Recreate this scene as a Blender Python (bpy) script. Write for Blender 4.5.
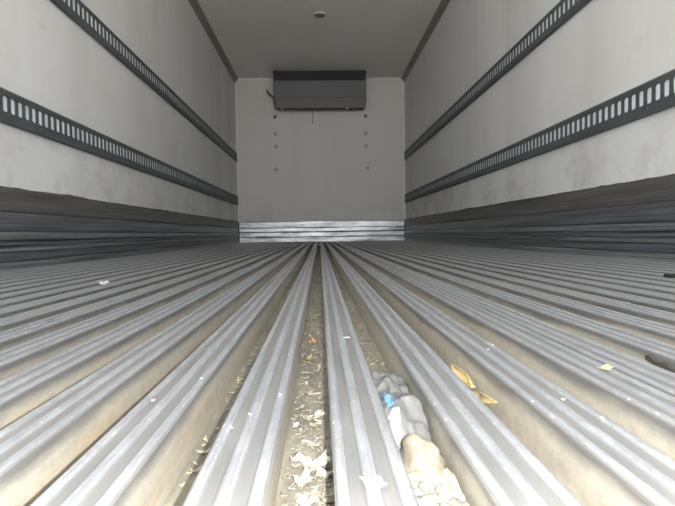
import bpy, bmesh, math, random
from mathutils import Vector, Matrix, noise

S = bpy.context.scene
COL = S.collection
for o in list(bpy.data.objects):
    bpy.data.objects.remove(o)

# ------------------------------------------------------------------ camera
CAM_H = 0.1197
YAW, PITCH, ROLL = 0.0345, 0.0382, -0.0143
FPX = 510.0
fw = Vector((math.sin(YAW) * math.cos(PITCH), math.cos(YAW) * math.cos(PITCH), -math.sin(PITCH)))
rt = Vector((math.cos(YAW), -math.sin(YAW), 0))
up = rt.cross(fw)
rt2 = math.cos(ROLL) * rt + math.sin(ROLL) * up
up2 = -math.sin(ROLL) * rt + math.cos(ROLL) * up
EYE = Vector((0, 0, CAM_H))
cd = bpy.data.cameras.new('camera')
cd.sensor_width = 36.0
cd.lens = 36.0 * FPX / 675.0
cd.clip_start = 0.01
cam = bpy.data.objects.new('camera', cd)
COL.objects.link(cam)
cam.matrix_world = Matrix(((rt2.x, up2.x, -fw.x, EYE.x), (rt2.y, up2.y, -fw.y, EYE.y),
                           (rt2.z, up2.z, -fw.z, EYE.z), (0, 0, 0, 1)))
S.camera = cam


def on(axis, val, u, v):
    """photo pixel -> point on the plane axis = val"""
    d = rt2 * ((u - 337.5) / FPX) - up2 * ((v - 253) / FPX) + fw
    t = (val - EYE[axis]) / d[axis]
    return EYE + d * t


# ------------------------------------------------------------------ light
w = bpy.data.worlds.new('overcast_sky')
S.world = w
w.use_nodes = True
w.node_tree.nodes['Background'].inputs['Color'].default_value = (0.93, 0.97, 1.0, 1)
w.node_tree.nodes['Background'].inputs['Strength'].default_value = 5.2

# sun from the truck's right-hand front: it lights the yard behind the open doors, none of it enters
sd_ = bpy.data.lights.new('sun', 'SUN')
sd_.energy = 52.0
sd_.angle = 0.009
sd_.color = (1.0, 0.96, 0.9)
so_ = bpy.data.objects.new('sun', sd_)
COL.objects.link(so_)
so_.location = (20, 10, 20)
so_.rotation_euler = Vector((-0.75, -0.28, -0.9)).to_track_quat('-Z', 'Y').to_euler()

# the LED of the phone that took the picture, 17 mm to the right of its lens
ld = bpy.data.lights.new('phone_flash', 'POINT')
ld.energy = 27.0
ld.shadow_soft_size = 0.0025
ld.color = (1.0, 0.97, 0.92)
lo = bpy.data.objects.new('phone_flash', ld)
COL.objects.link(lo)
lo.location = EYE + rt2 * 0.017 - fw * 0.004 + up2 * 0.002

S.view_settings.view_transform = 'Standard'
S.view_settings.look = 'None'
S.view_settings.gamma = 1
S.view_settings.use_curve_mapping = False
S.view_settings.exposure = 0.0

# ------------------------------------------------------------------ dimensions of the cargo box
XL, XR = -1.189, 1.271
Y0, Y1 = -0.5, 7.4814
ZC = 2.3692
KT = 0.311
PITCHX, RIB0, RIBW, GAPD = 0.0694, 0.0055, 0.0368, 0.045


# ------------------------------------------------------------------ materials
def mat(name, base, rough=0.5, metal=0.0, **kw):
    m = bpy.data.materials.new(name)
    m.use_nodes = True
    b = m.node_tree.nodes['Principled BSDF']
    b.inputs['Base Color'].default_value = (*base, 1)
    b.inputs['Roughness'].default_value = rough
    b.inputs['Metallic'].default_value = metal
    for k, v in kw.items():
        b.inputs[k.replace('_', ' ')].default_value = v
    return m


class N:
    def __init__(s, m):
        s.m, s.t = m, m.node_tree
        s.b = s.t.nodes['Principled BSDF']
        s.geo = s.t.nodes.new('ShaderNodeTexCoord')

    def link(s, a, b):
        s.t.links.new(a, b)

    def mapping(s, scale, src='Object', loc=(0, 0, 0)):
        n = s.t.nodes.new('ShaderNodeMapping')
        n.inputs['Scale'].default_value = scale
        n.inputs['Location'].default_value = loc
        s.link(s.geo.outputs[src], n.inputs['Vector'])
        return n.outputs[0]

    def noise(s, scale3, detail=3, rough=0.55, loc=(0, 0, 0)):
        n = s.t.nodes.new('ShaderNodeTexNoise')
        n.inputs['Scale'].default_value = 1
        n.inputs['Detail'].default_value = detail
        n.inputs['Roughness'].default_value = rough
        s.link(s.mapping(scale3, loc=loc), n.inputs['Vector'])
        return n.outputs['Fac']

    def ramp(s, src, stops):
        n = s.t.nodes.new('ShaderNodeValToRGB')
        cr = n.color_ramp
        cr.elements[0].position, cr.elements[0].color = stops[0][0], (*stops[0][1], 1)
        cr.elements[1].position, cr.elements[1].color = stops[-1][0], (*stops[-1][1], 1)
        for p, c in stops[1:-1]:
            e = cr.elements.new(p)
            e.color = (*c, 1)
        s.link(src, n.inputs['Fac'])
        return n.outputs['Color']

    def fac(s, src, lo, hi):
        n = s.t.nodes.new('ShaderNodeMapRange')
        n.inputs['From Min'].default_value = lo
        n.inputs['From Max'].default_value = hi
        s.link(src, n.inputs['Value'])
        return n.outputs[0]

    def math(s, op, a, b):
        n = s.t.nodes.new('ShaderNodeMath')
        n.operation = op
        n.use_clamp = True
        for i, x in enumerate((a, b)):
            if isinstance(x, (int, float)):
                n.inputs[i].default_value = x
            else:
                s.link(x, n.inputs[i])
        return n.outputs[0]

    def mix(s, f, a, b):
        n = s.t.nodes.new('ShaderNodeMix')
        n.data_type = 'RGBA'
        for i, x in ((0, f), (6, a), (7, b)):
            if isinstance(x, (int, float)):
                n.inputs[i].default_value = x
            elif isinstance(x, tuple):
                n.inputs[i].default_value = (*x, 1)
            else:
                s.link(x, n.inputs[i])
        return n.outputs[2]

    def sep(s):
        n = s.t.nodes.new('ShaderNodeSeparateXYZ')
        s.link(s.geo.outputs['Object'], n.inputs[0])
        return n.outputs

    def bump(s, h, strength, dist):
        n = s.t.nodes.new('ShaderNodeBump')
        n.inputs['Strength'].default_value = strength
        n.inputs['Distance'].default_value = dist
        s.link(h, n.inputs['Height'])
        s.link(n.outputs[0], s.b.inputs['Normal'])

    def color(s, c):
        s.link(c, s.b.inputs['Base Color'])

    def rough(s, c):
        s.link(c, s.b.inputs['Roughness'])


def wall_mat(name, base, dirt):
    m = mat(name, base, 0.55)
    n = N(m)
    big = n.noise((0.7, 0.7, 0.9), 4, 0.6)
    vert = n.noise((3.2, 3.2, 0.25), 2, 0.5)                       # faint vertical streaks
    spots = n.noise((6, 6, 9), 4, 0.7)
    c = n.mix(n.fac(big, 0.4, 0.75), base, tuple(x * y for x, y in zip(base, (0.93, 0.92, 0.89))))
    c = n.mix(n.math('MULTIPLY', n.fac(vert, 0.45, 0.8), 0.25), c, dirt)
    c = n.mix(n.math('MULTIPLY', n.fac(spots, 0.62, 0.8), 0.3), c, dirt)
    z = n.sep()[2]
    low = n.math('MULTIPLY', n.fac(z, 0.75, 0.3), n.fac(n.noise((2.5, 2.5, 3), 5, 0.7), 0.48, 0.75))
    c = n.mix(n.math('MULTIPLY', low, 0.85), c, dirt)               # scuffs low on the wall
    n.color(c)
    n.bump(n.noise((14, 14, 14), 2), 0.06, 0.01)
    return m


M_WALL = wall_mat('white_fibreglass_panel', (0.735, 0.735, 0.732), (0.36, 0.34, 0.32))
M_FRONT = wall_mat('white_front_panel', (0.64, 0.615, 0.60), (0.46, 0.44, 0.42))
M_CEIL = mat('grey_white_ceiling_panel', (0.64, 0.64, 0.62), 0.5)
n = N(M_CEIL)
n.color(n.mix(n.fac(n.noise((1.2, 0.6, 1), 4), 0.4, 0.75), (0.80, 0.79, 0.76), (0.70, 0.69, 0.65)))


def rib_mat():
    m = mat('worn_aluminium_rib', (0.5, 0.51, 0.52), 0.4, 0.45)
    n = N(m)
    oi = n.t.nodes.new('ShaderNodeObjectInfo')
    streak = n.noise((900, 1.2, 900), 3, 0.6)
    mott = n.noise((60, 22, 60), 4, 0.65)
    metal = n.mix(n.fac(streak, 0.3, 0.75), (0.285, 0.30, 0.32), (0.385, 0.40, 0.425))
    metal = n.mix(n.math('MULTIPLY', n.fac(mott, 0.45, 0.75), 0.5), metal, (0.51, 0.525, 0.545))
    metal = n.mix(n.math('MULTIPLY', n.fac(n.noise((30, 5, 30), 3), 0.52, 0.75), 0.5), metal, (0.22, 0.215, 0.20))
    metal = n.mix(n.math('MULTIPLY', n.fac(n.noise((500, 130, 500), 2, 0.5), 0.66, 0.74), 0.8), metal, (0.80, 0.80, 0.79))
    metal = n.mix(n.math('MULTIPLY', n.fac(n.noise((160, 60, 160), 4, 0.7, (3, 9, 2)), 0.5, 0.72), 0.45), metal, (0.20, 0.20, 0.21))
    grime = n.mix(n.noise((80, 12, 80), 4), (0.17, 0.17, 0.172), (0.32, 0.318, 0.31))
    metal = n.mix(n.fac(n.sep()[2], -0.0010, -0.0020), metal, grime)  # dirt packed in the grooves
    dust = n.mix(n.noise((18, 5, 60), 4, 0.7), (0.30, 0.28, 0.235), (0.52, 0.485, 0.41))
    dust = n.mix(n.math('MULTIPLY', n.fac(n.noise((25, 9, 50), 3, 0.6, (7, 3, 1)), 0.52, 0.70), 0.4), dust, (0.50, 0.37, 0.22))
    z = n.sep()[2]
    zz = n.t.nodes.new('ShaderNodeMath')
    zz.operation = 'ADD'
    n.link(z, zz.inputs[0])
    jit = n.t.nodes.new('ShaderNodeMath')
    jit.operation = 'MULTIPLY_ADD'
    jit.inputs[1].default_value = 0.026
    jit.inputs[2].default_value = -0.010
    n.link(n.noise((30, 9, 30), 4), jit.inputs[0])
    n.link(jit.outputs[0], zz.inputs[1])
    dust = n.mix(n.math('MULTIPLY', n.fac(n.noise((120, 70, 120), 5, 0.75), 0.42, 0.7), 0.5), dust, (0.22, 0.20, 0.17))
    side = n.fac(zz.outputs[0], -0.004, -0.014)                    # dust clings to the sides of the rib
    n.color(n.mix(side, metal, dust))
    met = n.t.nodes.new('ShaderNodeMapRange')
    met.inputs['To Min'].default_value = 0.5
    met.inputs['To Max'].default_value = 0.0
    n.link(side, met.inputs['Value'])
    n.link(met.outputs[0], n.b.inputs['Metallic'])
    r = n.t.nodes.new('ShaderNodeMapRange')
    r.inputs['To Min'].default_value = 0.30
    r.inputs['To Max'].default_value = 0.55
    n.link(mott, r.inputs['Value'])
    n.rough(r.outputs[0])
    n.bump(n.noise((300, 40, 300), 3), 0.15, 0.001)
    return m


M_RIB = rib_mat()
M_DUST = mat('dusty_groove_floor', (0.45, 0.40, 0.31), 0.9)
n = N(M_DUST)
n.color(n.mix(n.fac(n.noise((40, 10, 40), 5, 0.7), 0.35, 0.7), (0.15, 0.14, 0.115), (0.30, 0.28, 0.23)))
n.bump(n.noise((400, 300, 400), 3), 0.4, 0.002)


def steel(name, base, rough, metal, streak=(2, 0.5, 60), var=0.35):
    m = mat(name, base, rough, metal)
    n = N(m)
    k = n.noise(streak, 4, 0.65)
    dark = tuple(x * (1 - var) for x in base)
    lite = tuple(min(1, x * (1 + var)) for x in base)
    n.color(n.mix(n.fac(k, 0.35, 0.68), dark, lite))
    n.rough(n.math('ADD', n.math('MULTIPLY', k, 0.3), rough - 0.15))
    return m


M_RAIL = steel('dark_grey_rail_steel', (0.085, 0.10, 0.105), 0.5, 0.2, (8, 3, 8), 0.15)
M_BACK = steel('pale_rail_backing', (0.80, 0.83, 0.85), 0.4, 0.0, (3, 9, 3), 0.12)
M_KICK_U = steel('scuffed_brown_grey_kick_strip', (0.13, 0.125, 0.12), 0.5, 0.3, (1, 1.4, 60), 0.4)
M_KICK_L = steel('scuffed_blue_grey_kick_strip', (0.14, 0.148, 0.165), 0.42, 0.4, (1, 1.4, 110), 0.5)
M_KICK_R = steel('worn_bright_kick_ridge', (0.20, 0.205, 0.215), 0.38, 0.4, (1, 1.6, 110), 0.55)
M_KICK_F = steel('shiny_aluminium_kick_plate', (0.42, 0.425, 0.43), 0.36, 0.85, (2.6, 1, 16), 0.6)
M_TRIM_D = mat('dark_grey_cove_trim', (0.22, 0.205, 0.185), 0.5)
M_TRIM_L = mat('off_white_corner_trim', (0.66, 0.66, 0.64), 0.45)
M_SEAL = mat('grubby_sealant', (0.10, 0.095, 0.09), 0.8)
M_BLACK = mat('black_plastic', (0.012, 0.012, 0.013), 0.5)
M_UNIT = mat('dark_grey_unit_panel', (0.10, 0.10, 0.108), 0.5)
M_UNIT_L = mat('grey_lower_unit_panel', (0.28, 0.275, 0.26), 0.5)
M_UNIT_E = mat('charcoal_unit_edge', (0.06, 0.06, 0.06), 0.4, 0.3)
M_BOLT = mat('grey_bolt_cover', (0.40, 0.39, 0.38), 0.5)
M_BOLT_D = mat('dark_bolt_head', (0.09, 0.09, 0.09), 0.45, 0.5)
M_FILL = mat('packed_grey_dust', (0.30, 0.29, 0.265), 0.9)
n = N(M_FILL)
n.color(n.mix(n.fac(n.noise((30, 6, 30), 4, 0.7), 0.35, 0.7), (0.22, 0.212, 0.19), (0.36, 0.35, 0.32)))
M_GAP_SHADE = mat('dark_groove_shade', (0.045, 0.04, 0.032), 0.8)  # shade under a rib lip as a near-black colour, for the groove strip
M_CHROME = mat('bright_metal', (0.65, 0.65, 0.66), 0.25, 1.0)
M_LENS = mat('grey_lamp_lens', (0.16, 0.16, 0.15), 0.35)
M_LRIM = mat('pale_lamp_rim', (0.62, 0.62, 0.60), 0.4)
M_GROUND = mat('yard_concrete', (0.34, 0.33, 0.31), 0.9)
n = N(M_GROUND)
n.color(n.mix(n.noise((0.6, 0.6, 0.6), 5), (0.26, 0.25, 0.24), (0.42, 0.41, 0.39)))
M_OUT = mat('white_painted_truck_skin', (0.78, 0.78, 0.78), 0.35)
M_LEAF = mat('dry_yellow_leaf', (0.72, 0.58, 0.26), 0.6)
n = N(M_LEAF)
n.color(n.mix(n.noise((220, 220, 220), 3), (0.46, 0.34, 0.12), (0.66, 0.55, 0.29)))
M_ORANGE = mat('orange_scrap', (0.55, 0.27, 0.12), 0.6)
M_FILM = mat('pale_plastic_shred', (0.36, 0.35, 0.295), 0.25)
M_FILM_Y = mat('straw_coloured_shred', (0.46, 0.40, 0.25), 0.4)
M_FILM_D = mat('dull_grey_shred', (0.22, 0.205, 0.165), 0.5)
M_WHITE = mat('white_paper_scrap', (0.55, 0.55, 0.535), 0.6)
M_BLUE = mat('blue_print', (0.10, 0.22, 0.46), 0.35)
M_BAG = mat('grey_clear_plastic', (0.26, 0.263, 0.26), 0.1, 0.0, Transmission_Weight=0.55, IOR=1.35)
M_CREAM = mat('cream_crumbled_scrap', (0.74, 0.68, 0.54), 0.8)
n = N(M_CREAM)
n.color(n.mix(n.fac(n.noise((90, 90, 90), 4), 0.35, 0.7), (0.18, 0.155, 0.11), (0.31, 0.285, 0.235)))
M_PEB = mat('pale_grit', (0.25, 0.24, 0.20), 0.8)


# ------------------------------------------------------------------ mesh helpers
def mesh_obj(name, verts, faces, m, parent=None, smooth=False):
    me = bpy.data.meshes.new(name)
    me.from_pydata([tuple(v) for v in verts], [], faces)
    me.validate()
    bm = bmesh.new()
    bm.from_mesh(me)
    bmesh.ops.recalc_face_normals(bm, faces=bm.faces[:])
    bm.to_mesh(me)
    bm.free()
    if smooth:
        for p in me.polygons:
            p.use_smooth = True
    me.materials.append(m)
    o = bpy.data.objects.new(name, me)
    COL.objects.link(o)
    if parent:
        o.parent = parent
    return o


def noise3(p):
    return Vector((noise.noise(p + Vector((11.3, 5.1, 2.7))), noise.noise(p + Vector((-7.9, 31.7, 9.2))), noise.noise(p + Vector((3.4, -17.6, 23.8)))))


class MB:
    def __init__(s):
        s.v, s.f = [], []

    def add(s, vs, fs):
        k = len(s.v)
        s.v += [tuple(v) for v in vs]
        s.f += [tuple(i + k for i in f) for f in fs]

    def box(s, a, b):
        (x0, y0, z0), (x1, y1, z1) = a, b
        s.add([(x0, y0, z0), (x1, y0, z0), (x1, y1, z0), (x0, y1, z0), (x0, y0, z1), (x1, y0, z1), (x1, y1, z1), (x0, y1, z1)],
              [(0, 3, 2, 1), (4, 5, 6, 7), (0, 1, 5, 4), (1, 2, 6, 5), (2, 3, 7, 6), (3, 0, 4, 7)])

    def prism(s, prof, axis, a, b):
        """extrude a closed 2-D profile along axis ('x': prof=(y,z); 'y': prof=(x,z))"""
        mk = (lambda p, t: (t, p[0], p[1])) if axis == 'x' else (lambda p, t: (p[0], t, p[1]))
        n_ = len(prof)
        vs = [mk(p, a) for p in prof] + [mk(p, b) for p in prof]
        fs = [(i, (i + 1) % n_, n_ + (i + 1) % n_, n_ + i) for i in range(n_)]
        fs += [tuple(range(n_)), tuple(range(2 * n_ - 1, n_ - 1, -1))]
        s.add(vs, fs)

    def lathe(s, prof, c, axis, seg=16):
        """prof = [(radius, offset along axis)], axis a unit vector"""
        ax = Vector(axis)
        e1 = ax.orthogonal().normalized()
        e2 = ax.cross(e1)
        c = Vector(c)
        vs, fs = [], []
        for r, h in prof:
            for k in range(seg):
                a = 2 * math.pi * k / seg
                vs.append(c + ax * h + (e1 * math.cos(a) + e2 * math.sin(a)) * r)
        for i in range(len(prof) - 1):
            for k in range(seg):
                k2 = (k + 1) % seg
                fs.append((i * seg + k, i * seg + k2, (i + 1) * seg + k2, (i + 1) * seg + k))
        fs.append(tuple(range(seg)))
        fs.append(tuple((len(prof) - 1) * seg + k for k in range(seg)))
        s.add(vs, fs)

    def tube(s, pts, r, seg=8):
        pts = [Vector(p) for p in pts]
        vs, fs = [], []
        for i, p in enumerate(pts):
            d = (pts[min(i + 1, len(pts) - 1)] - pts[max(i - 1, 0)]).normalized()
            e1 = d.cross(Vector((0.3, 0.9, 0.2))).normalized()
            e2 = d.cross(e1)
            for k in range(seg):
                a = 2 * math.pi * k / seg
                vs.append(p + (e1 * math.cos(a) + e2 * math.sin(a)) * r)
        for i in range(len(pts) - 1):
            for k in range(seg):
                k2 = (k + 1) % seg
                fs.append((i * seg + k, i * seg + k2, (i + 1) * seg + k2, (i + 1) * seg + k))
        fs += [tuple(range(seg)), tuple((len(pts) - 1) * seg + k for k in range(seg))]
        s.add(vs, fs)

    def shell(s, fn, nu, nv, t=0.0004):
        """thin double-sided sheet: fn(u,v)->Vector for u,v in 0..1, thickness t"""
        P = [[Vector(fn(i / nu, j / nv)) for j in range(nv + 1)] for i in range(nu + 1)]
        nn = []
        for i in range(nu + 1):
            r = []
            for j in range(nv + 1):
                a = P[min(i + 1, nu)][j] - P[max(i - 1, 0)][j]
                b = P[i][min(j + 1, nv)] - P[i][max(j - 1, 0)]
                q = a.cross(b)
                r.append(q.normalized() if q.length > 1e-12 else Vector((0, 0, 1)))
            nn.append(r)
        W = nv + 1
        T = (nu + 1) * W
        vs = [P[i][j] + nn[i][j] * t / 2 for i in range(nu + 1) for j in range(W)]
        vs += [P[i][j] - nn[i][j] * t / 2 for i in range(nu + 1) for j in range(W)]
        fs = []
        for i in range(nu):
            for j in range(nv):
                a = (i * W + j, (i + 1) * W + j, (i + 1) * W + j + 1, i * W + j + 1)
                fs.append(a)
                fs.append(tuple(T + k for k in reversed(a)))
        rim = [(i, 0) for i in range(nu)] + [(nu, j) for j in range(nv)] + [(i, nv) for i in range(nu, 0, -1)] + [(0, j) for j in range(nv, 0, -1)]
        for k in range(len(rim)):
            a = rim[k][0] * W + rim[k][1]
            b = rim[(k + 1) % len(rim)]
            b = b[0] * W + b[1]
            fs.append((a, b, T + b, T + a))
        s.add(vs, fs)

    def build(s, name, m, parent=None, smooth=False):
        return mesh_obj(name, s.v, s.f, m, parent, smooth)


def tag(o, label=None, cat=None, group=None, kind=None):
    for k, v in (('label', label), ('category', cat), ('group', group), ('kind', kind)):
        if v:
            o[k] = v
    return o


def empty(name, loc, **kw):
    o = bpy.data.objects.new(name, None)
    o.empty_display_size = 0.02
    o.location = loc
    COL.objects.link(o)
    return o


def adopt(o, parent):
    """parent to an Empty, keeping the mesh's world coordinates"""
    o.parent = parent
    o.matrix_parent_inverse = Matrix.Translation(parent.location).inverted()
    return o


def share(name, src, loc, parent=None, m=None):
    o = bpy.data.objects.new(name, src.data)
    o.location = loc
    COL.objects.link(o)
    if parent:
        o.parent = parent
    return o


# ------------------------------------------------------------------ the setting
T = 0.07
g = MB(); g.box((-30, -40, -1.45), (30, 30, -1.25))
tag(g.build('ground', M_GROUND), 'grey concrete yard beneath the truck body', 'ground', kind='structure')

f = MB(); f.box((XL - T, Y0, -0.16), (XR + T, Y1 + T, -GAPD))
floor = tag(f.build('floor', M_DUST), 'ribbed aluminium floor with long dusty grooves', 'floor', kind='structure')


def rib_profile(wd):
    """T-shaped rib: three rounded beads on top, a thin lip, set-back sides"""
    hw = wd / 2
    top = []
    for cx, bw in ((-0.405, 0.17), (-0.02, 0.22), (0.395, 0.19)):
        for a, z in ((-0.62, -0.0024), (-0.5, -0.0020), (-0.40, -0.0006), (-0.22, 0.0), (0.22, 0.0), (0.40, -0.0006), (0.5, -0.0020), (0.62, -0.0024)):
            top.append(((cx + a * bw) * wd, z))
    return [(-hw + 0.0025, -GAPD - 0.002), (-hw + 0.0017, -0.0062), (-hw, -0.0052), (-hw, -0.0028)] + top + \
           [(hw, -0.0028), (hw, -0.0052), (hw - 0.0017, -0.0062), (hw - 0.0025, -GAPD - 0.002)]


b = MB(); b.prism(rib_profile(RIBW), 'y', Y0, Y1 - 0.002)


def rib_left(k):
    """left edge of rib k; the floor is laid in panels, so the spacing jumps at their joints"""
    return RIB0 + k * PITCHX + (0.0 if k < 1 else 0.0025 if k < 4 else -0.0255)


def rib_under(x):
    return min(range(-30, 30), key=lambda q: abs(rib_left(q) + RIBW / 2 - x))


kmin = math.ceil((XL + 0.006 - RIB0) / PITCHX)
xs = []
k = kmin
while rib_left(k) + RIBW < XR - 0.004:
    xs.append(rib_left(k) + RIBW / 2)
    k += 1
kmax = k - 1
rib0 = b.build('rib', M_RIB, floor)
rib0.location = (xs[0], 0, 0)
for x in xs[1:]:
    share('rib', rib0, (x, 0, 0), floor)
# the grooves next to the side walls are packed with dust, further in they are half full
for k in list(range(kmin + 1, kmin + 10)) + list(range(kmax - 8, kmax + 1)):
    d_ = min(k - kmin, kmax + 1 - k)
    top = -0.0045 if d_ <= 4 else -0.010 if d_ <= 6 else -0.018
    x0_, x1_ = rib_left(k - 1) + RIBW - 0.0022, rib_left(k) + 0.0022
    b = MB()
    b.prism([(x0_, GAPD * -1), (x1_, -GAPD), (x1_, top - 0.001), (x1_ * 0.75 + x0_ * 0.25, top), (x1_ * 0.4 + x0_ * 0.6, top - 0.0015), (x0_, top)], 'y', Y0, Y1 - 0.003)
    b.build('dust_fill', M_FILL, floor)

b = MB(); b.box((XL - T, Y0, -0.16), (XL, Y1 + T, ZC + T))
wl = tag(b.build('wall_left', M_WALL), 'grubby white panelled left side wall', 'wall', kind='structure')
b = MB(); b.box((XR, Y0, -0.16), (XR + T, Y1 + T, ZC + T))
wr = tag(b.build('wall_right', M_WALL), 'grubby white panelled right side wall', 'wall', kind='structure')
b = MB(); b.box((XL, Y1, -0.16), (XR, Y1 + T, ZC + T))
wf = tag(b.build('wall_front', M_FRONT), 'white end wall below the cooling unit', 'wall', kind='structure')
b = MB(); b.box((XL, Y0, ZC), (XR, Y1, ZC + T))
tag(b.build('ceiling', M_CEIL), 'plain grey white ceiling panel', 'ceiling', kind='structure')

# bolt covers in the end wall
def bolt(c, r, m, mh):
    bb = MB(); bb.lathe([(r, 0.001), (r, -0.006), (r * 0.82, -0.010), (r * 0.35, -0.011)], c, (0, 1, 0), 16)
    o = bb.build('bolt', m, wf)
    bb = MB(); bb.lathe([(r * 0.42, -0.008), (r * 0.40, -0.017), (r * 0.2, -0.019)], c, (0, 1, 0), 6)
    bb.build('bolt_head', mh, o)


for u, v in ((274.8, 117), (365.5, 116.1)):
    bolt(on(1, Y1, u, v), 0.024, M_BOLT_D, M_CHROME)
for u, v in ((275.5, 133.7), (276.2, 146.5), (276.3, 169.4), (365.6, 133.4), (366, 146), (367.5, 168)):
    bolt(on(1, Y1, u, v), 0.030, M_BOLT, M_BOLT)

# trims
cove = lambda sx, x: [(x, ZC - 0.002), (x, ZC - 0.062), (x + sx * 0.008, ZC - 0.060), (x + sx * 0.022, ZC - 0.036), (x + sx * 0.05, ZC - 0.010), (x + sx * 0.052, ZC - 0.002)]
for i, (sx, x, sd) in enumerate(((1, XL, 'left'), (-1, XR, 'right'))):
    b = MB(); b.prism(cove(sx, x), 'y', Y0, Y1 - 0.001)
    tag(b.build('trim_%d' % (i + 1), M_TRIM_D), 'dark cove trim along the %s ceiling edge' % sd, 'trim', kind='structure')
for i, (sx, x, sd) in enumerate(((1, XL, 'left'), (-1, XR, 'right'))):
    b = MB(); b.box((min(x + sx * 0.004, x + sx * 0.034), Y1 - 0.010, KT), (max(x + sx * 0.004, x + sx * 0.034), Y1, ZC - 0.06))
    tag(b.build('trim_%d' % (i + 3), M_TRIM_L), 'pale upright corner trim at the %s of the end wall' % sd, 'trim', kind='structure')
b = MB(); b.box((XL + 0.05, Y1 - 0.010, ZC - 0.022), (XR - 0.05, Y1, ZC))
tag(b.build('trim_5', M_TRIM_L), 'pale trim between ceiling and end wall', 'trim', kind='structure')

# kick plates: stacked extruded strips, each its own piece (z0, z1, depth, material)
STRIPS = [(0.219, KT, 0.010, M_KICK_U), (0.1445, 0.216, 0.015, M_KICK_L), (0.112, 0.142, 0.022, M_KICK_R), (0.088, 0.110, 0.013, M_KICK_L),
          (0.066, 0.086, 0.019, M_KICK_R), (0.030, 0.064, 0.015, M_KICK_L), (-0.02, 0.028, 0.020, M_KICK_R)]


def strip_profile(x, sx, z0, z1, d):
    e = min(0.006, (z1 - z0) * 0.25)
    return [(x, z0), (x + sx * (d - 0.004), z0), (x + sx * d, z0 + e), (x + sx * d, z1 - e), (x + sx * (d - 0.005), z1), (x, z1)]


for sx, x, sd in ((1, XL, 'left'), (-1, XR, 'right')):
    b = MB(); b.box((min(x, x + sx * 0.004), Y0, -0.03), (max(x, x + sx * 0.004), Y1 - 0.03, KT - 0.004))
    bb = tag(b.build('baseboard_' + sd, M_SEAL), 'dark scuffed metal kick plate along the %s wall' % sd, 'kick plate', kind='structure')
    for z0, z1, d, m in STRIPS:
        s = MB(); s.prism(strip_profile(x, sx, z0, z1, d), 'y', Y0, Y1 - 0.028)
        s.build('strip', m, bb)
    # ragged sealant bead on the top edge
    rnd = random.Random(5 if sx > 0 else 9)
    P, F = [], []
    NN = 420
    for i in range(NN + 1):
        y = Y0 + (Y1 - 0.03 - Y0) * i / NN
        h = 0.004 + 0.010 * max(0, noise.noise(Vector((y * 2.2, sx * 4.0, 0)))) + 0.006 * rnd.random() * max(0, noise.noise(Vector((y * 9, sx, 3))) + 0.4)
        P += [(x, y, KT - 0.004), (x + sx * 0.010, y, KT - 0.002), (x + sx * 0.007, y, KT + h * 0.6), (x, y, KT + h)]
        if i:
            a, c = (i - 1) * 4, i * 4
            F += [(a + k, a + (k + 1) % 4, c + (k + 1) % 4, c + k) for k in range(4)]
    mesh_obj('sealant_bead', P, F, M_SEAL, bb)
b = MB(); b.box((XL + 0.004, Y1 - 0.006, -0.03), (XR - 0.004, Y1, KT - 0.004))
bf = tag(b.build('baseboard_front', M_SEAL), 'bright battered aluminium kick plate across the end wall', 'kick plate', kind='structure')
for z0, z1, d in ((0.215, 0.306, 0.016), (0.152, 0.211, 0.024), (0.080, 0.148, 0.017), (0.002, 0.076, 0.023)):
    # dented: divide along x
    P, F = [], []
    NN = 60
    for i in range(NN + 1):
        x = XL + 0.026 + (XR - XL - 0.052) * i / NN
        e = 0.006
        dd = d + 0.004 * noise.noise(Vector((x * 3.5, z0 * 30, 0)))
        zz = 0.006 * noise.noise(Vector((x * 2.5, z0 * 17, 7)))
        P += [(x, Y1, z0), (x, Y1 - dd + 0.004, z0), (x, Y1 - dd, z0 + e + zz), (x, Y1 - dd - 0.003 * noise.noise(Vector((x * 6, z0 * 9, 2))), z1 - e + zz), (x, Y1 - dd + 0.005, z1), (x, Y1, z1)]
        if i:
            a, c = (i - 1) * 6, i * 6
            F += [(a + k, a + (k + 1) % 6, c + (k + 1) % 6, c + k) for k in range(6)]
    F += [tuple(range(6)), tuple(NN * 6 + k for k in range(6))]
    mesh_obj('strip', P, F, M_KICK_F, bf)

# ------------------------------------------------------------------ slotted cargo rails
SP = 0.0486
RH = 0.131


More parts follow.
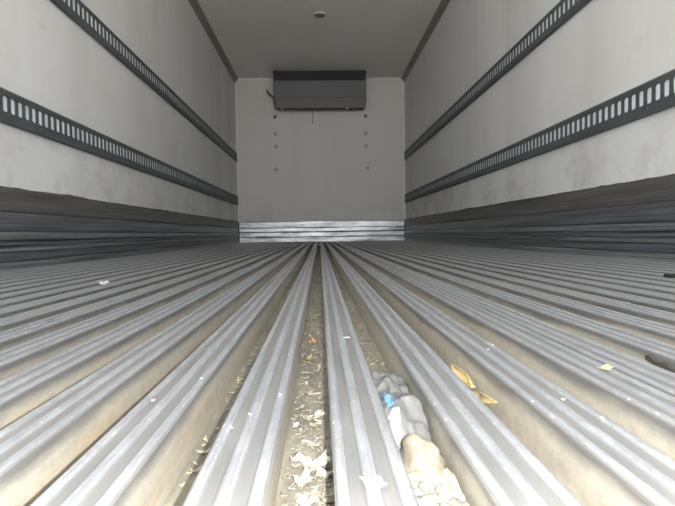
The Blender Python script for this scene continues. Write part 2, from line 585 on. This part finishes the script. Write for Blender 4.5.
def rail_plate(phase, y_end, side):
    """front plate with a row of real round-ended slots, at local z 0..RH, local depth x 0..0.012"""
    d0, d1 = 0.0105, 0.0135
    sz0, sz1, sw = 0.0405, 0.0995, 0.0142
    mb = MB()
    i0 = math.ceil((Y0 - phase) / SP) + 1
    i1 = int((y_end - phase) / SP) - 1
    hole = []
    for a in range(7):
        t = math.pi * a / 6
        hole.append((sw * math.cos(t), sz1 - 0.006 + 0.006 * math.sin(t)))
    for a in range(7):
        t = math.pi + math.pi * a / 6
        hole.append((sw * math.cos(t), sz0 + 0.006 + 0.006 * math.sin(t)))
    H = len(hole)
    za, zb = 0.009, RH - 0.009
    for i in range(i0, i1 + 1):
        yc = phase + i * SP
        ya = yc - SP / 2 if i > i0 else Y0 + 0.01
        yb = yc + SP / 2 if i < i1 else y_end
        vs, fs = [], []
        for dx in (d1, d0):
            vs += [(dx, ya, za), (dx, yb, za), (dx, yb, zb), (dx, ya, zb)]
            vs += [(dx, yc + h[0], h[1]) for h in hole]
        # ring between rectangle corners and hole (front only + inner hole walls)
        o = 4
        q = lambda j: o + j % H
        fs.append((1, 2, q(0), q(13)))
        fs.append((2,) + tuple(q(j) for j in (3, 2, 1, 0)))
        fs.append((2, 3, q(3)))
        fs.append((3,) + tuple(q(j) for j in (6, 5, 4, 3)))
        fs.append((3, 0, q(7), q(6)))
        fs.append((0,) + tuple(q(j) for j in (10, 9, 8, 7)))
        fs.append((0, 1, q(10)))
        fs.append((1,) + tuple(q(j) for j in (13, 12, 11, 10)))
        K = 4 + H
        for j in range(H):
            j2 = (j + 1) % H
            fs.append((4 + j, 4 + j2, K + 4 + j2, K + 4 + j))
        mb.add(vs, fs)
    return mb


rails = []
for sx, x, sd, phase in ((1, XL, 'left', 2.0331), (-1, XR, 'right', 2.4485)):
    yend = Y1 - 0.012
    pm = rail_plate(phase, yend, sx)
    src = None
    for z0, lv in ((1.1785, 'upper'), (0.5559, 'lower')):
        e = tag(empty('cargo_rail', (x, Y0, z0)), 'dark grey slotted cargo rail, the %s of two on the %s wall' % (lv, sd), 'rail', 'slotted cargo rails')
        if src is None:
            pl = mesh_obj('slotted_plate', [(sx * a, yy - Y0, zz) for a, yy, zz in pm.v], pm.f, M_RAIL, e)
            s = MB()
            s.prism([(0, RH), (sx * 0.003, RH), (sx * 0.0135, RH - 0.009), (sx * 0.0105, RH - 0.012), (0, RH - 0.006)], 'y', 0.01, yend - Y0)
            fl = s.build('top_flange', M_RAIL, e)
            s = MB()
            s.prism([(0, 0), (sx * 0.006, -0.004), (sx * 0.020, 0.002), (sx * 0.020, 0.008), (sx * 0.0135, 0.0092), (sx * 0.0105, 0.012), (0, 0.006)], 'y', 0.01, yend - Y0)
            bl = s.build('bottom_flange', M_RAIL, e)
            s = MB(); s.box((min(sx * 0.001, sx * 0.0085), 0.01, 0.036), (max(sx * 0.001, sx * 0.0085), yend - Y0, 0.105))
            bk = s.build('backing_strip', M_BACK, e)
            s = MB()
            yy = 0.25
            while yy < yend - Y0 - 0.1:
                s.lathe([(0.0045, -0.001), (0.004, 0.0012), (0.0015, 0.0022)], (sx * 0.0135, yy, 0.022), (sx, 0, 0), 8)
                yy += 0.31
            rv = tag(s.build('rivets', M_CHROME, e), kind='stuff')
            src = (pl, fl, bl, bk, rv)
        else:
            for p in src:
                c = p.copy()
                COL.objects.link(c)
                c.parent = e

# ------------------------------------------------------------------ cooling unit under the ceiling
ux0, ux1 = -0.606, 0.677
U = tag(empty('cooling_unit', ((ux0 + ux1) / 2, Y1, 1.90)), 'wide dark grey cooling unit mounted high on the end wall', 'cooling unit')
yf = 7.13
# housing with sloping underside (profile in y,z)
b = MB(); b.prism([(Y1 - 0.002, ZC - 0.003), (yf + 0.02, ZC - 0.003), (yf + 0.02, 2.012), (7.33, 1.905), (Y1 - 0.002, 1.93)], 'x', ux0 + 0.012, ux1 - 0.012)
adopt(b.build('housing', M_UNIT_E), U)
for x0, x1 in ((ux0, ux0 + 0.013), (ux1 - 0.013, ux1)):
    b = MB(); b.prism([(Y1 - 0.002, ZC - 0.003), (yf, ZC - 0.003), (yf - 0.004, 2.22), (yf + 0.012, 2.0), (7.325, 1.900), (Y1 - 0.002, 1.92)], 'x', x0, x1)
    adopt(b.build('side_panel', M_UNIT_E), U)
b = MB(); b.box((ux0 + 0.014, yf + 0.004, 2.235), (ux1 - 0.014, yf + 0.022, ZC - 0.035))
vent = adopt(b.build('air_outlet', M_BLACK), U)
b = MB(); b.box((ux0 + 0.002, yf - 0.006, ZC - 0.034), (ux1 - 0.002, yf + 0.02, ZC - 0.004))
adopt(b.build('top_rail', M_BLACK), U)
for i in range(3):
    b = MB(); zz = 2.258 + i * 0.026
    b.prism([(yf - 0.001, zz), (yf + 0.006, zz + 0.007), (yf + 0.006, zz + 0.010), (yf - 0.001, zz + 0.003)], 'x', ux0 + 0.016, ux1 - 0.016)
    adopt(b.build('louvre', M_BLACK), U)
b = MB(); b.prism([(yf - 0.010, 2.232), (yf - 0.012, 2.226), (yf + 0.008, 2.004), (yf + 0.019, 2.002), (yf + 0.019, 2.234)], 'x', ux0 + 0.006, ux1 - 0.006)
adopt(b.build('front_panel', M_UNIT), U)
b = MB(); b.prism([(yf + 0.008, 2.000), (7.315, 1.905), (7.322, 1.910), (yf + 0.018, 2.004)], 'x', ux0 + 0.013, ux1 - 0.013)
adopt(b.build('lower_panel', M_UNIT_L), U)
b = MB(); b.tube([(ux0 + 0.035, 7.34, 1.892), (ux1 - 0.02, 7.34, 1.894)], 0.013, 10)
adopt(b.build('drain_bar', M_BLACK), U)
for xx in (-0.50, 0.42, 0.48):
    b = MB(); b.lathe([(0.017, -0.02), (0.024, -0.014), (0.024, 0.014), (0.017, 0.02)], (xx, 7.34, 1.893), (1, 0, 0), 12)
    adopt(b.build('clamp', M_CHROME if xx < 0.45 else M_UNIT_E), U)
p0, p1 = on(1, 7.2, 267, 90), on(1, 7.2, 274.5, 97)
b = MB(); b.tube([p0, p0 + Vector((0.006, 0.01, -0.03)), (p0 + p1) / 2 + Vector((-0.012, 0.01, -0.018)), p1 + Vector((-0.01, 0.02, 0)), p1 + Vector((0.03, 0.03, -0.004))], 0.012, 10)
adopt(b.build('hose', M_BLACK, None, True), U)
a = on(1, Y1 - 0.006, 312.5, 109)
c = on(1, Y1 - 0.006, 312.8, 124)
b = MB(); b.tube([a, c], 0.0045, 6)
adopt(b.build('drain_tube', M_BOLT_D), U)
for u0, v0, u1, v1 in ((275.2, 108, 275.0, 113.5), (365.2, 107, 365.3, 112.5)):
    a = on(1, Y1 - 0.005, u0, v0); c = on(1, Y1 - 0.005, u1, v1)
    b = MB(); b.box((a.x - 0.007, Y1 - 0.008, c.z), (a.x + 0.007, Y1 - 0.002, a.z + 0.02))
    adopt(b.build('mounting_strap', M_TRIM_L), U)

# ceiling lamp: flat dome with a rim
Lp = on(2, ZC, 319.6, 14.3)
Lp.z = ZC
e = tag(empty('ceiling_lamp', Lp), 'small unlit round lamp on the ceiling', 'lamp')
b = MB(); b.lathe([(0.066, 0.0), (0.068, -0.006), (0.064, -0.012), (0.056, -0.013), (0.055, -0.004)], (0, 0, 0), (0, 0, 1), 28)
b.build('rim', M_LRIM, e)
b = MB(); b.lathe([(0.056, -0.004), (0.054, -0.014), (0.044, -0.021), (0.026, -0.025), (0.008, -0.026)], (0, 0, 0), (0, 0, 1), 28)
b.build('lens', M_LENS, e, True)

# ------------------------------------------------------------------ litter in the floor grooves
R = random.Random(11)
GB = -GAPD


def sheet(name, c, ln, wd, yaw, m, bend=0.3, tilt=0.0, rollx=0.0, t=0.0005, nu=6, nv=3, taper=0.0, seed=0, crumple=0.0):
    """a curled scrap of film, paper or leaf; c = its lowest point's place"""
    rr = random.Random(seed)
    o1 = Vector((rr.random() * 50, rr.random() * 50, 0))
    rot = Matrix.Rotation(yaw, 3, 'Z') @ Matrix.Rotation(tilt, 3, 'Y') @ Matrix.Rotation(rollx, 3, 'X')

    def fn(u, v):
        a, q = u - 0.5, v - 0.5
        wv = wd * (1 - taper * (2 * abs(a)) ** 2) * (0.85 + 0.3 * noise.noise(o1 + Vector((u * 3, 0, 0))))
        z = bend * ln * (a * a * 2) + 0.25 * bend * wd * math.sin(u * 5 + rr_s)
        p = Vector((a * ln, q * wv + 0.08 * ln * math.sin(u * 4 + rr_s), z))
        if crumple:
            p += crumple * noise3(o1 + Vector((u * 3.1, v * 2.7, 1)))
            p += 0.5 * crumple * noise3(o1 + Vector((u * 7.1, v * 6.7, 5)))
        return rot @ p
    rr_s = rr.random() * 6
    mb = MB()
    mb.shell(fn, nu, nv, t)
    zmin = min(v[2] for v in mb.v)
    mb.v = [(v[0], v[1], v[2] - zmin) for v in mb.v]
    o = mb.build(name, m)
    o.location = c
    return o


# fine shreds nobody could count
def shred_stuff(name, x0, x1, y0, y1, n_, m, label, smin, smax, zt=0.006, dens=1.0, m2=None, share2=0.0):
    mb = MB()
    pick = []
    for i in range(n_):
        y = y0 + (y1 - y0) * R.random() ** dens
        x = R.uniform(x0, x1)
        ln, wd = R.uniform(smin, smax), R.uniform(smin, smax) * 0.35
        rot = Matrix.Rotation(R.uniform(0, 6.28), 3, 'Z') @ Matrix.Rotation(R.uniform(-0.7, 0.7), 3, 'X') @ Matrix.Rotation(R.uniform(-0.4, 0.4), 3, 'Y')
        c = Vector((x, y, GB + 0.0008 + zt * R.random() ** 2))
        hx, hy, hz = ln / 2, wd / 2, 0.0003
        vs = []
        for (a, q, zz) in ((-1, -1, -1), (1, -0.6, -1), (0.8, 1, -1), (-0.9, 0.7, -1), (-1, -1, 1), (1, -0.6, 1), (0.8, 1, 1), (-0.9, 0.7, 1)):
            p = rot @ Vector((a * hx, q * hy, zz * hz))
            vs.append((min(max((c + p).x, x0 - 0.001), x1 + 0.001), (c + p).y, max((c + p).z, GB)))
        mb.add(vs, [(0, 3, 2, 1), (4, 5, 6, 7), (0, 1, 5, 4), (1, 2, 6, 5), (2, 3, 7, 6), (3, 0, 4, 7)])
        pick += [1 if R.random() < share2 else 0] * 6
    o = mb.build(name, m)
    if m2:
        o.data.materials.append(m2)
        if len(o.data.polygons) == len(pick):
            o.data.polygons.foreach_set('material_index', pick)
    return tag(o, label, 'litter', kind='stuff')


gx = lambda k: (rib_left(k - 1) + RIBW, rib_left(k))      # groove to the left of rib k
c0, c1 = gx(0)[0] + 0.001, gx(0)[1] - 0.001
d0, d1 = gx(1)[0] + 0.001, gx(1)[1] - 0.001
e0, e1 = gx(-1)[0] + 0.001, gx(-1)[1] - 0.001
shred_stuff('plastic_shreds', c0, c1, 0.26, 1.6, 1900, M_FILM_D, 'dull and pale shreds strewn along the central floor groove', 0.0015, 0.005, dens=1.3, m2=M_FILM, share2=0.14)
shred_stuff('plastic_shreds', d0, d1, 0.46, 1.5, 1100, M_FILM_D, 'dull and straw coloured shreds in the groove behind the crumpled plastic bag', 0.0015, 0.005, m2=M_FILM_Y, share2=0.25)
shred_stuff('plastic_shreds', e0, e0 + 0.010, 0.3, 1.3, 70, M_FILM_Y, 'straw coloured shreds in the groove left of the central one', 0.002, 0.006)


def scrap(name, u, v, ln, wd, yaw, m, label, cat, z=GB + 0.001, group=None, **kw):
    p = on(2, z + 0.002, u, v)
    p.z = z
    return tag(sheet(name, p, ln, wd, yaw, m, seed=int(u * 7 + v), **kw), label, cat, group)


scrap('paper_scrap', 312, 342, 0.015, 0.010, 0.9, M_ORANGE, 'small orange scrap standing out among shreds in the central groove', 'scrap', bend=0.5, crumple=0.004)
scrap('leaf_scrap', 309, 357, 0.020, 0.006, 1.1, M_LEAF, 'yellow sliver just in front of the orange scrap', 'scrap', bend=0.3, taper=0.7)
scrap('plastic_shred', 314.5, 392, 0.013, 0.004, 0.1, M_WHITE, 'white straight shred lying crosswise midway along the central groove', 'shred', bend=0.1)
scrap('plastic_shred', 305, 371, 0.009, 0.003, 0.2, M_WHITE, 'short white shred just behind the white crosswise shred', 'shred', bend=0.1)
scrap('plastic_shred', 317, 370, 0.015, 0.002, 1.2, M_FILM, 'thin curled pale shred beside the right edge of the central groove', 'shred', bend=0.9)
scrap('plastic_shred', 313, 417, 0.020, 0.008, 0.5, M_FILM, 'broad curled pale shred in the middle of the central groove', 'shred', bend=0.5, crumple=0.003)
scrap('plastic_shred', 296, 424, 0.010, 0.004, 1.4, M_WHITE, 'white fleck at the left edge of the central groove', 'shred', bend=0.4)
scrap('plastic_shred', 312, 443, 0.014, 0.006, 2.5, M_FILM, 'pale forked shred in front of the broad curled shred', 'shred', bend=0.4, crumple=0.003)
scrap('plastic_film', 312, 468, 0.017, 0.011, 0.4, M_FILM, 'crumpled pale film ring near the bottom of the central groove', 'film', bend=0.5, crumple=0.008, nu=9, nv=6)
scrap('plastic_film', 303, 481, 0.014, 0.008, 1.0, M_FILM, 'folded pale film piece left of the crumpled ring', 'film', bend=0.5, crumple=0.004)
scrap('plastic_film', 326, 474, 0.014, 0.006, -0.5, M_FILM, 'folded pale film piece right of the crumpled ring', 'film', bend=0.5, crumple=0.004)
scrap('paper_scrap', 306, 500, 0.013, 0.012, 0.1, M_WHITE, 'blank white scrap at the very bottom of the central groove', 'scrap', bend=0.2, crumple=0.003)
scrap('paper_scrap', 329, 497, 0.012, 0.014, 0.6, M_CREAM, 'cream scrap right of the blank white scrap', 'scrap', bend=0.3, crumple=0.003)
for i in range(34):
    y = 0.30 + 0.75 * R.random() ** 1.2
    o = sheet('plastic_shred', (R.uniform(c0 + 0.006, c1 - 0.006), y, GB + 0.001 + 0.003 * R.random()), R.uniform(0.006, 0.011), R.uniform(0.002, 0.004), R.uniform(0, 3.1), R.choice((M_FILM, M_FILM, M_FILM_Y)), bend=R.uniform(0.1, 0.8), seed=i, nu=4, nv=2)
    tag(o, 'small pale curl among the shreds of the central groove', 'shred', 'small curls in the central groove')
# groove left of the central one
for u, v, ln, lb in ((233, 391, 0.008, 'small pale chip in the left groove beside the dark rib edge'), (204, 450, 0.011, 'larger pale chip in the left groove, nearest but one'), (197, 468, 0.008, 'pale chip in the left groove, nearest of all'), (237, 400, 0.005, 'tiny yellowish chip in the left groove')):
    scrap('chip', u - 1, v, ln, ln * 0.5, 0.4, M_FILM if ln > 0.006 else M_FILM_Y, lb, 'chip', bend=0.4)
scrap('chip', 250, 363, 0.006, 0.004, 0.3, M_BLUE, 'tiny blue chip in the groove left of centre', 'chip', bend=0.3)

# the crumpled bag in the groove right of centre
bx0, bx1 = gx(1)


def bag_fn(u, v, lift=0.0):
    y = 0.335 + 0.155 * u
    x = bx0 + 0.0015 + (bx1 - bx0 - 0.003) * v
    e_ = math.sin(math.pi * min(1, max(0, u))) ** 0.4
    z = GB + 0.006 + 0.042 * e_ * (0.60 + 0.40 * math.sin(math.pi * (0.2 + 0.62 * v))) * (0.8 + 0.2 * math.sin(u * 9))
    p = Vector((x, y, z))
    q = noise3(Vector((u * 7, v * 2.6, 3.3))) * 0.007 + noise3(Vector((u * 19, v * 7, 8.1))) * 0.0035
    p += Vector((q.x * 0.35, q.y, q.z))
    p.x = min(max(p.x, bx0 + 0.0028), bx1 - 0.0028)
    p.z = min(max(p.z, GB + 0.001), -0.003) + lift
    return p


b = MB(); b.shell(bag_fn, 54, 18, 0.0004)
yb = Vector(((bx0 + bx1) / 2, 0.41, GB))
bag = tag(empty('plastic_bag', yb), 'crumpled clear grey plastic bag wedged in the groove right of centre', 'bag')
adopt(b.build('film', M_BAG, None, True), bag)
b = MB(); b.shell(lambda u, v: bag_fn(0.20 + 0.30 * u, 0.12 + (0.13 + 0.09 * math.sin(u * 3)) * v, 0.0009), 14, 6, 0.0003)
pr = adopt(b.build('printed_patch', M_BLUE), bag)
pr['label'] = 'blue printed patch'
b = MB(); b.shell(lambda u, v: bag_fn(0.04 + 0.12 * u, 0.10 + 0.24 * v, 0.0008), 10, 8, 0.0003)
pr = adopt(b.build('pale_patch', M_FILM), bag)
pr['label'] = 'whitish panel of the bag'
b = MB(); b.tube([bag_fn(0.98, 0.2) + Vector((0, 0, 0.001)), bag_fn(0.98, 0.22) + Vector((0.002, 0.003, 0.010)), bag_fn(0.98, 0.25) + Vector((0.004, 0.0, 0.015))], 0.0012, 6)
tw = adopt(b.build('twist_tie', M_BLACK), bag)
tw['label'] = 'short black tie end'

# cream crumbling lump in front of it
def lump(name, c, r, m, seed, sub=3, rough=0.35):
    bm = bmesh.new()
    bmesh.ops.create_icosphere(bm, subdivisions=sub, radius=1)
    o1 = Vector((seed * 3.7, seed * 1.3, 0))
    for v_ in bm.verts:
        k_ = 1 + rough * noise.noise(v_.co * 1.6 + o1) + 0.5 * rough * noise.noise(v_.co * 4 + o1)
        v_.co = Vector((v_.co.x * r[0] * k_, v_.co.y * r[1] * k_, v_.co.z * r[2] * k_))
    zm = min(v_.co.z for v_ in bm.verts)
    for v_ in bm.verts:
        v_.co.z -= zm
    me = bpy.data.meshes.new(name)
    bm.to_mesh(me)
    bm.free()
    for p_ in me.polygons:
        p_.use_smooth = True
    me.materials.append(m)
    o = bpy.data.objects.new(name, me)
    o.location = c
    COL.objects.link(o)
    return o


xm = (bx0 + bx1) / 2
# dirt bed that fills the groove below the bag
hw_ = (bx1 - bx0) / 2 - 0.0022


def bed_z(x, y):
    return GB + 0.024 + 0.006 * noise.noise(Vector((x * 60, y * 30, 2))) + 0.003 * noise.noise(Vector((x * 200, y * 160, 5))) - 0.012 * max(0, (y - 0.30) / 0.06)


mb = MB()
NY, NX = 50, 14
P = []
for j in range(NY + 1):
    y = 0.15 + 0.20 * j / NY
    row = [(xm - hw_, y, GB)] + [(xm - hw_ + 2 * hw_ * i / NX, y, bed_z(xm - hw_ + 2 * hw_ * i / NX, y)) for i in range(NX + 1)] + [(xm + hw_, y, GB)]
    P += row
WN = NX + 3
F = []
for j in range(NY):
    for i in range(WN):
        a_, b_ = j * WN + i, j * WN + (i + 1) % WN
        F.append((a_, b_, b_ + WN, a_ + WN))
F += [tuple(range(WN)), tuple(NY * WN + i for i in range(WN))]
tag(mesh_obj('grit', P, F, M_PEB), 'pale grit filling the groove in front of the crumpled plastic bag', 'grit', kind='stuff')
cl = lump('crumbled_lump', (xm, 0.305, GB + 0.006), (0.0138, 0.024, 0.0160), M_CREAM, 3)
tag(cl, 'cream crumbling lump right in front of the plastic bag', 'lump')
for i, (dx, y, r_) in enumerate(((-0.009, 0.283, 0.0035), (-0.004, 0.274, 0.0040), (0.002, 0.279, 0.003), (-0.010, 0.268, 0.003), (-0.002, 0.262, 0.0032), (0.004, 0.268, 0.004), (-0.007, 0.256, 0.004), (0.002, 0.252, 0.0035), (-0.011, 0.248, 0.003), (-0.003, 0.244, 0.003))):
    tag(lump('pebble', (xm + dx, y, bed_z(xm + dx, y) - 0.0012), (r_, r_ * 0.9, r_ * 0.7), M_CREAM if i % 3 else M_PEB, i + 20, 2, 0.25), 'small pale pebble in front of the cream lump', 'pebble', 'pebbles in front of the cream lump')

# yellow leaves against the side of the next groove, and a scrap further right
def leaf(name, u0, v0, u1, v1, xw, wd, label, m=M_LEAF, curl=0.004, seed=1):
    A, B_ = on(0, xw, u0, v0), on(0, xw, u1, v1)
    ax = (B_ - A)
    side = ax.cross(Vector((1, 0, 0))).normalized()
    nx = Vector((-1, 0, 0))

    def fn(u, v):
        wv = wd * (math.sin(math.pi * min(0.985, max(0.015, u))) ** 0.7) * (1 + 0.2 * noise.noise(Vector((u * 5, seed, 0))))
        q = v - 0.5
        return A + ax * u + side * wv * q + nx * (curl * (4 * q * q) + 0.003 * math.sin(u * 4 + seed) * math.sin(math.pi * u) + 0.0008)
    mb = MB()
    mb.shell(fn, 14, 6, 0.0005)
    e = tag(empty(name, B_), label, 'leaf')
    adopt(mb.build('blade', m), e)
    mb = MB(); mb.tube([fn(t_, 0.5) + nx * 0.0005 for t_ in (0.0, 0.2, 0.4, 0.6, 0.8, 1.0)], 0.0005, 5)
    adopt(mb.build('midrib', M_FILM_Y), e)


xw2 = rib_left(2) - 0.0035
leaf('dry_leaf', 455, 365, 476, 387, xw2, 0.011, 'larger curled yellow leaf leaning in the groove right of the bag', seed=2)
leaf('dry_leaf', 475, 392, 498, 402, xw2, 0.008, 'smaller flat yellow leaf just below the curled one', seed=5, curl=0.002)
# flakes lying on the ribs
def flake(u, v, ln, wd, m, label, **kw):
    p = on(2, 0.0, u, v)
    p.z = 0.0003
    kk = rib_under(p.x)
    p.x = min(max(p.x, rib_left(kk) + ln * 0.4), rib_left(kk) + RIBW - ln * 0.4)
    return tag(sheet('flake', p, ln, wd, 0.3, m, seed=int(u + v), **kw), label, 'flake')


flake(373, 485, 0.009, 0.012, M_WHITE, 'white flake on the rib right of the central groove', bend=0.1, crumple=0.0012, nu=8, nv=8)
flake(104, 286, 0.022, 0.020, M_WHITE, 'crumpled white flake far out on the ribs at the left', bend=0.15, crumple=0.010, nu=8, nv=6)
flake(49, 321, 0.010, 0.012, M_FILM_D, 'dull flake on the ribs below the white one', bend=0.3, crumple=0.002)
flake(605, 369, 0.012, 0.008, M_LEAF, 'faded yellow flake beside a dark seam in the ribs at the right', bend=0.15, crumple=0.001)
flake(346, 338, 0.008, 0.003, M_WHITE, 'thin white flake lying across the rib behind the bag', bend=0.1)
for i, (u, v) in enumerate(((488, 350), (538, 318), (636, 303), (563, 400), (602, 419), (208, 349), (231, 429), (153, 401), (205, 379), (250, 415), (300, 395), (444, 310), (427, 316), (510, 345))):
    p = on(2, 0, u, v)
    kk = rib_under(p.x)
    p.x = min(max(p.x, rib_left(kk) + 0.004), rib_left(kk) + RIBW - 0.004)
    p.z = 0.0002
    s_ = 0.0015 * max(1, p.y / 0.5)
    tag(sheet('flake', p, s_ * 1.6, s_, R.uniform(0, 3), M_WHITE, bend=0.4, seed=i, nu=3, nv=2), 'tiny white crumb lying on a floor rib', 'crumb', 'white crumbs on the ribs')

# dark strip modelling the shade under a rib lip in a groove at the right
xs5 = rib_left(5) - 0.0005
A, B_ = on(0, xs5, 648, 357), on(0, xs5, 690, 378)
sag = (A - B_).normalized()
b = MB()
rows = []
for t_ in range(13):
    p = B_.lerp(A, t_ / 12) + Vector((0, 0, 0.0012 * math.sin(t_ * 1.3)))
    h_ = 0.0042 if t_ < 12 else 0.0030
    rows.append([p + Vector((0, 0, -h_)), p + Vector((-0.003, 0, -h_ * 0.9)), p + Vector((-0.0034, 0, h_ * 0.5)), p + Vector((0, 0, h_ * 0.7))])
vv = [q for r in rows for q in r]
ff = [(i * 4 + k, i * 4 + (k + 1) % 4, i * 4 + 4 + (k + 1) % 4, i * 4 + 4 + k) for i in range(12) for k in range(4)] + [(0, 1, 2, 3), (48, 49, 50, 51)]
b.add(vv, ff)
tag(b.build('shade_strip', M_GAP_SHADE), 'thin dark strip standing in for shade along a groove side at the right edge', 'strip')
# small dark block at the right
P = on(2, 0, 669, 278)
b = MB()
b.prism([(P.x, 0.0), (P.x + 0.045, 0.0), (P.x + 0.045, 0.007), (P.x + 0.043, 0.009), (P.x + 0.002, 0.009), (P.x, 0.007)], 'y', P.y, P.y + 0.02)
tag(b.build('rubber_block', M_BLACK), 'small black block on the ribs at the right edge', 'block')
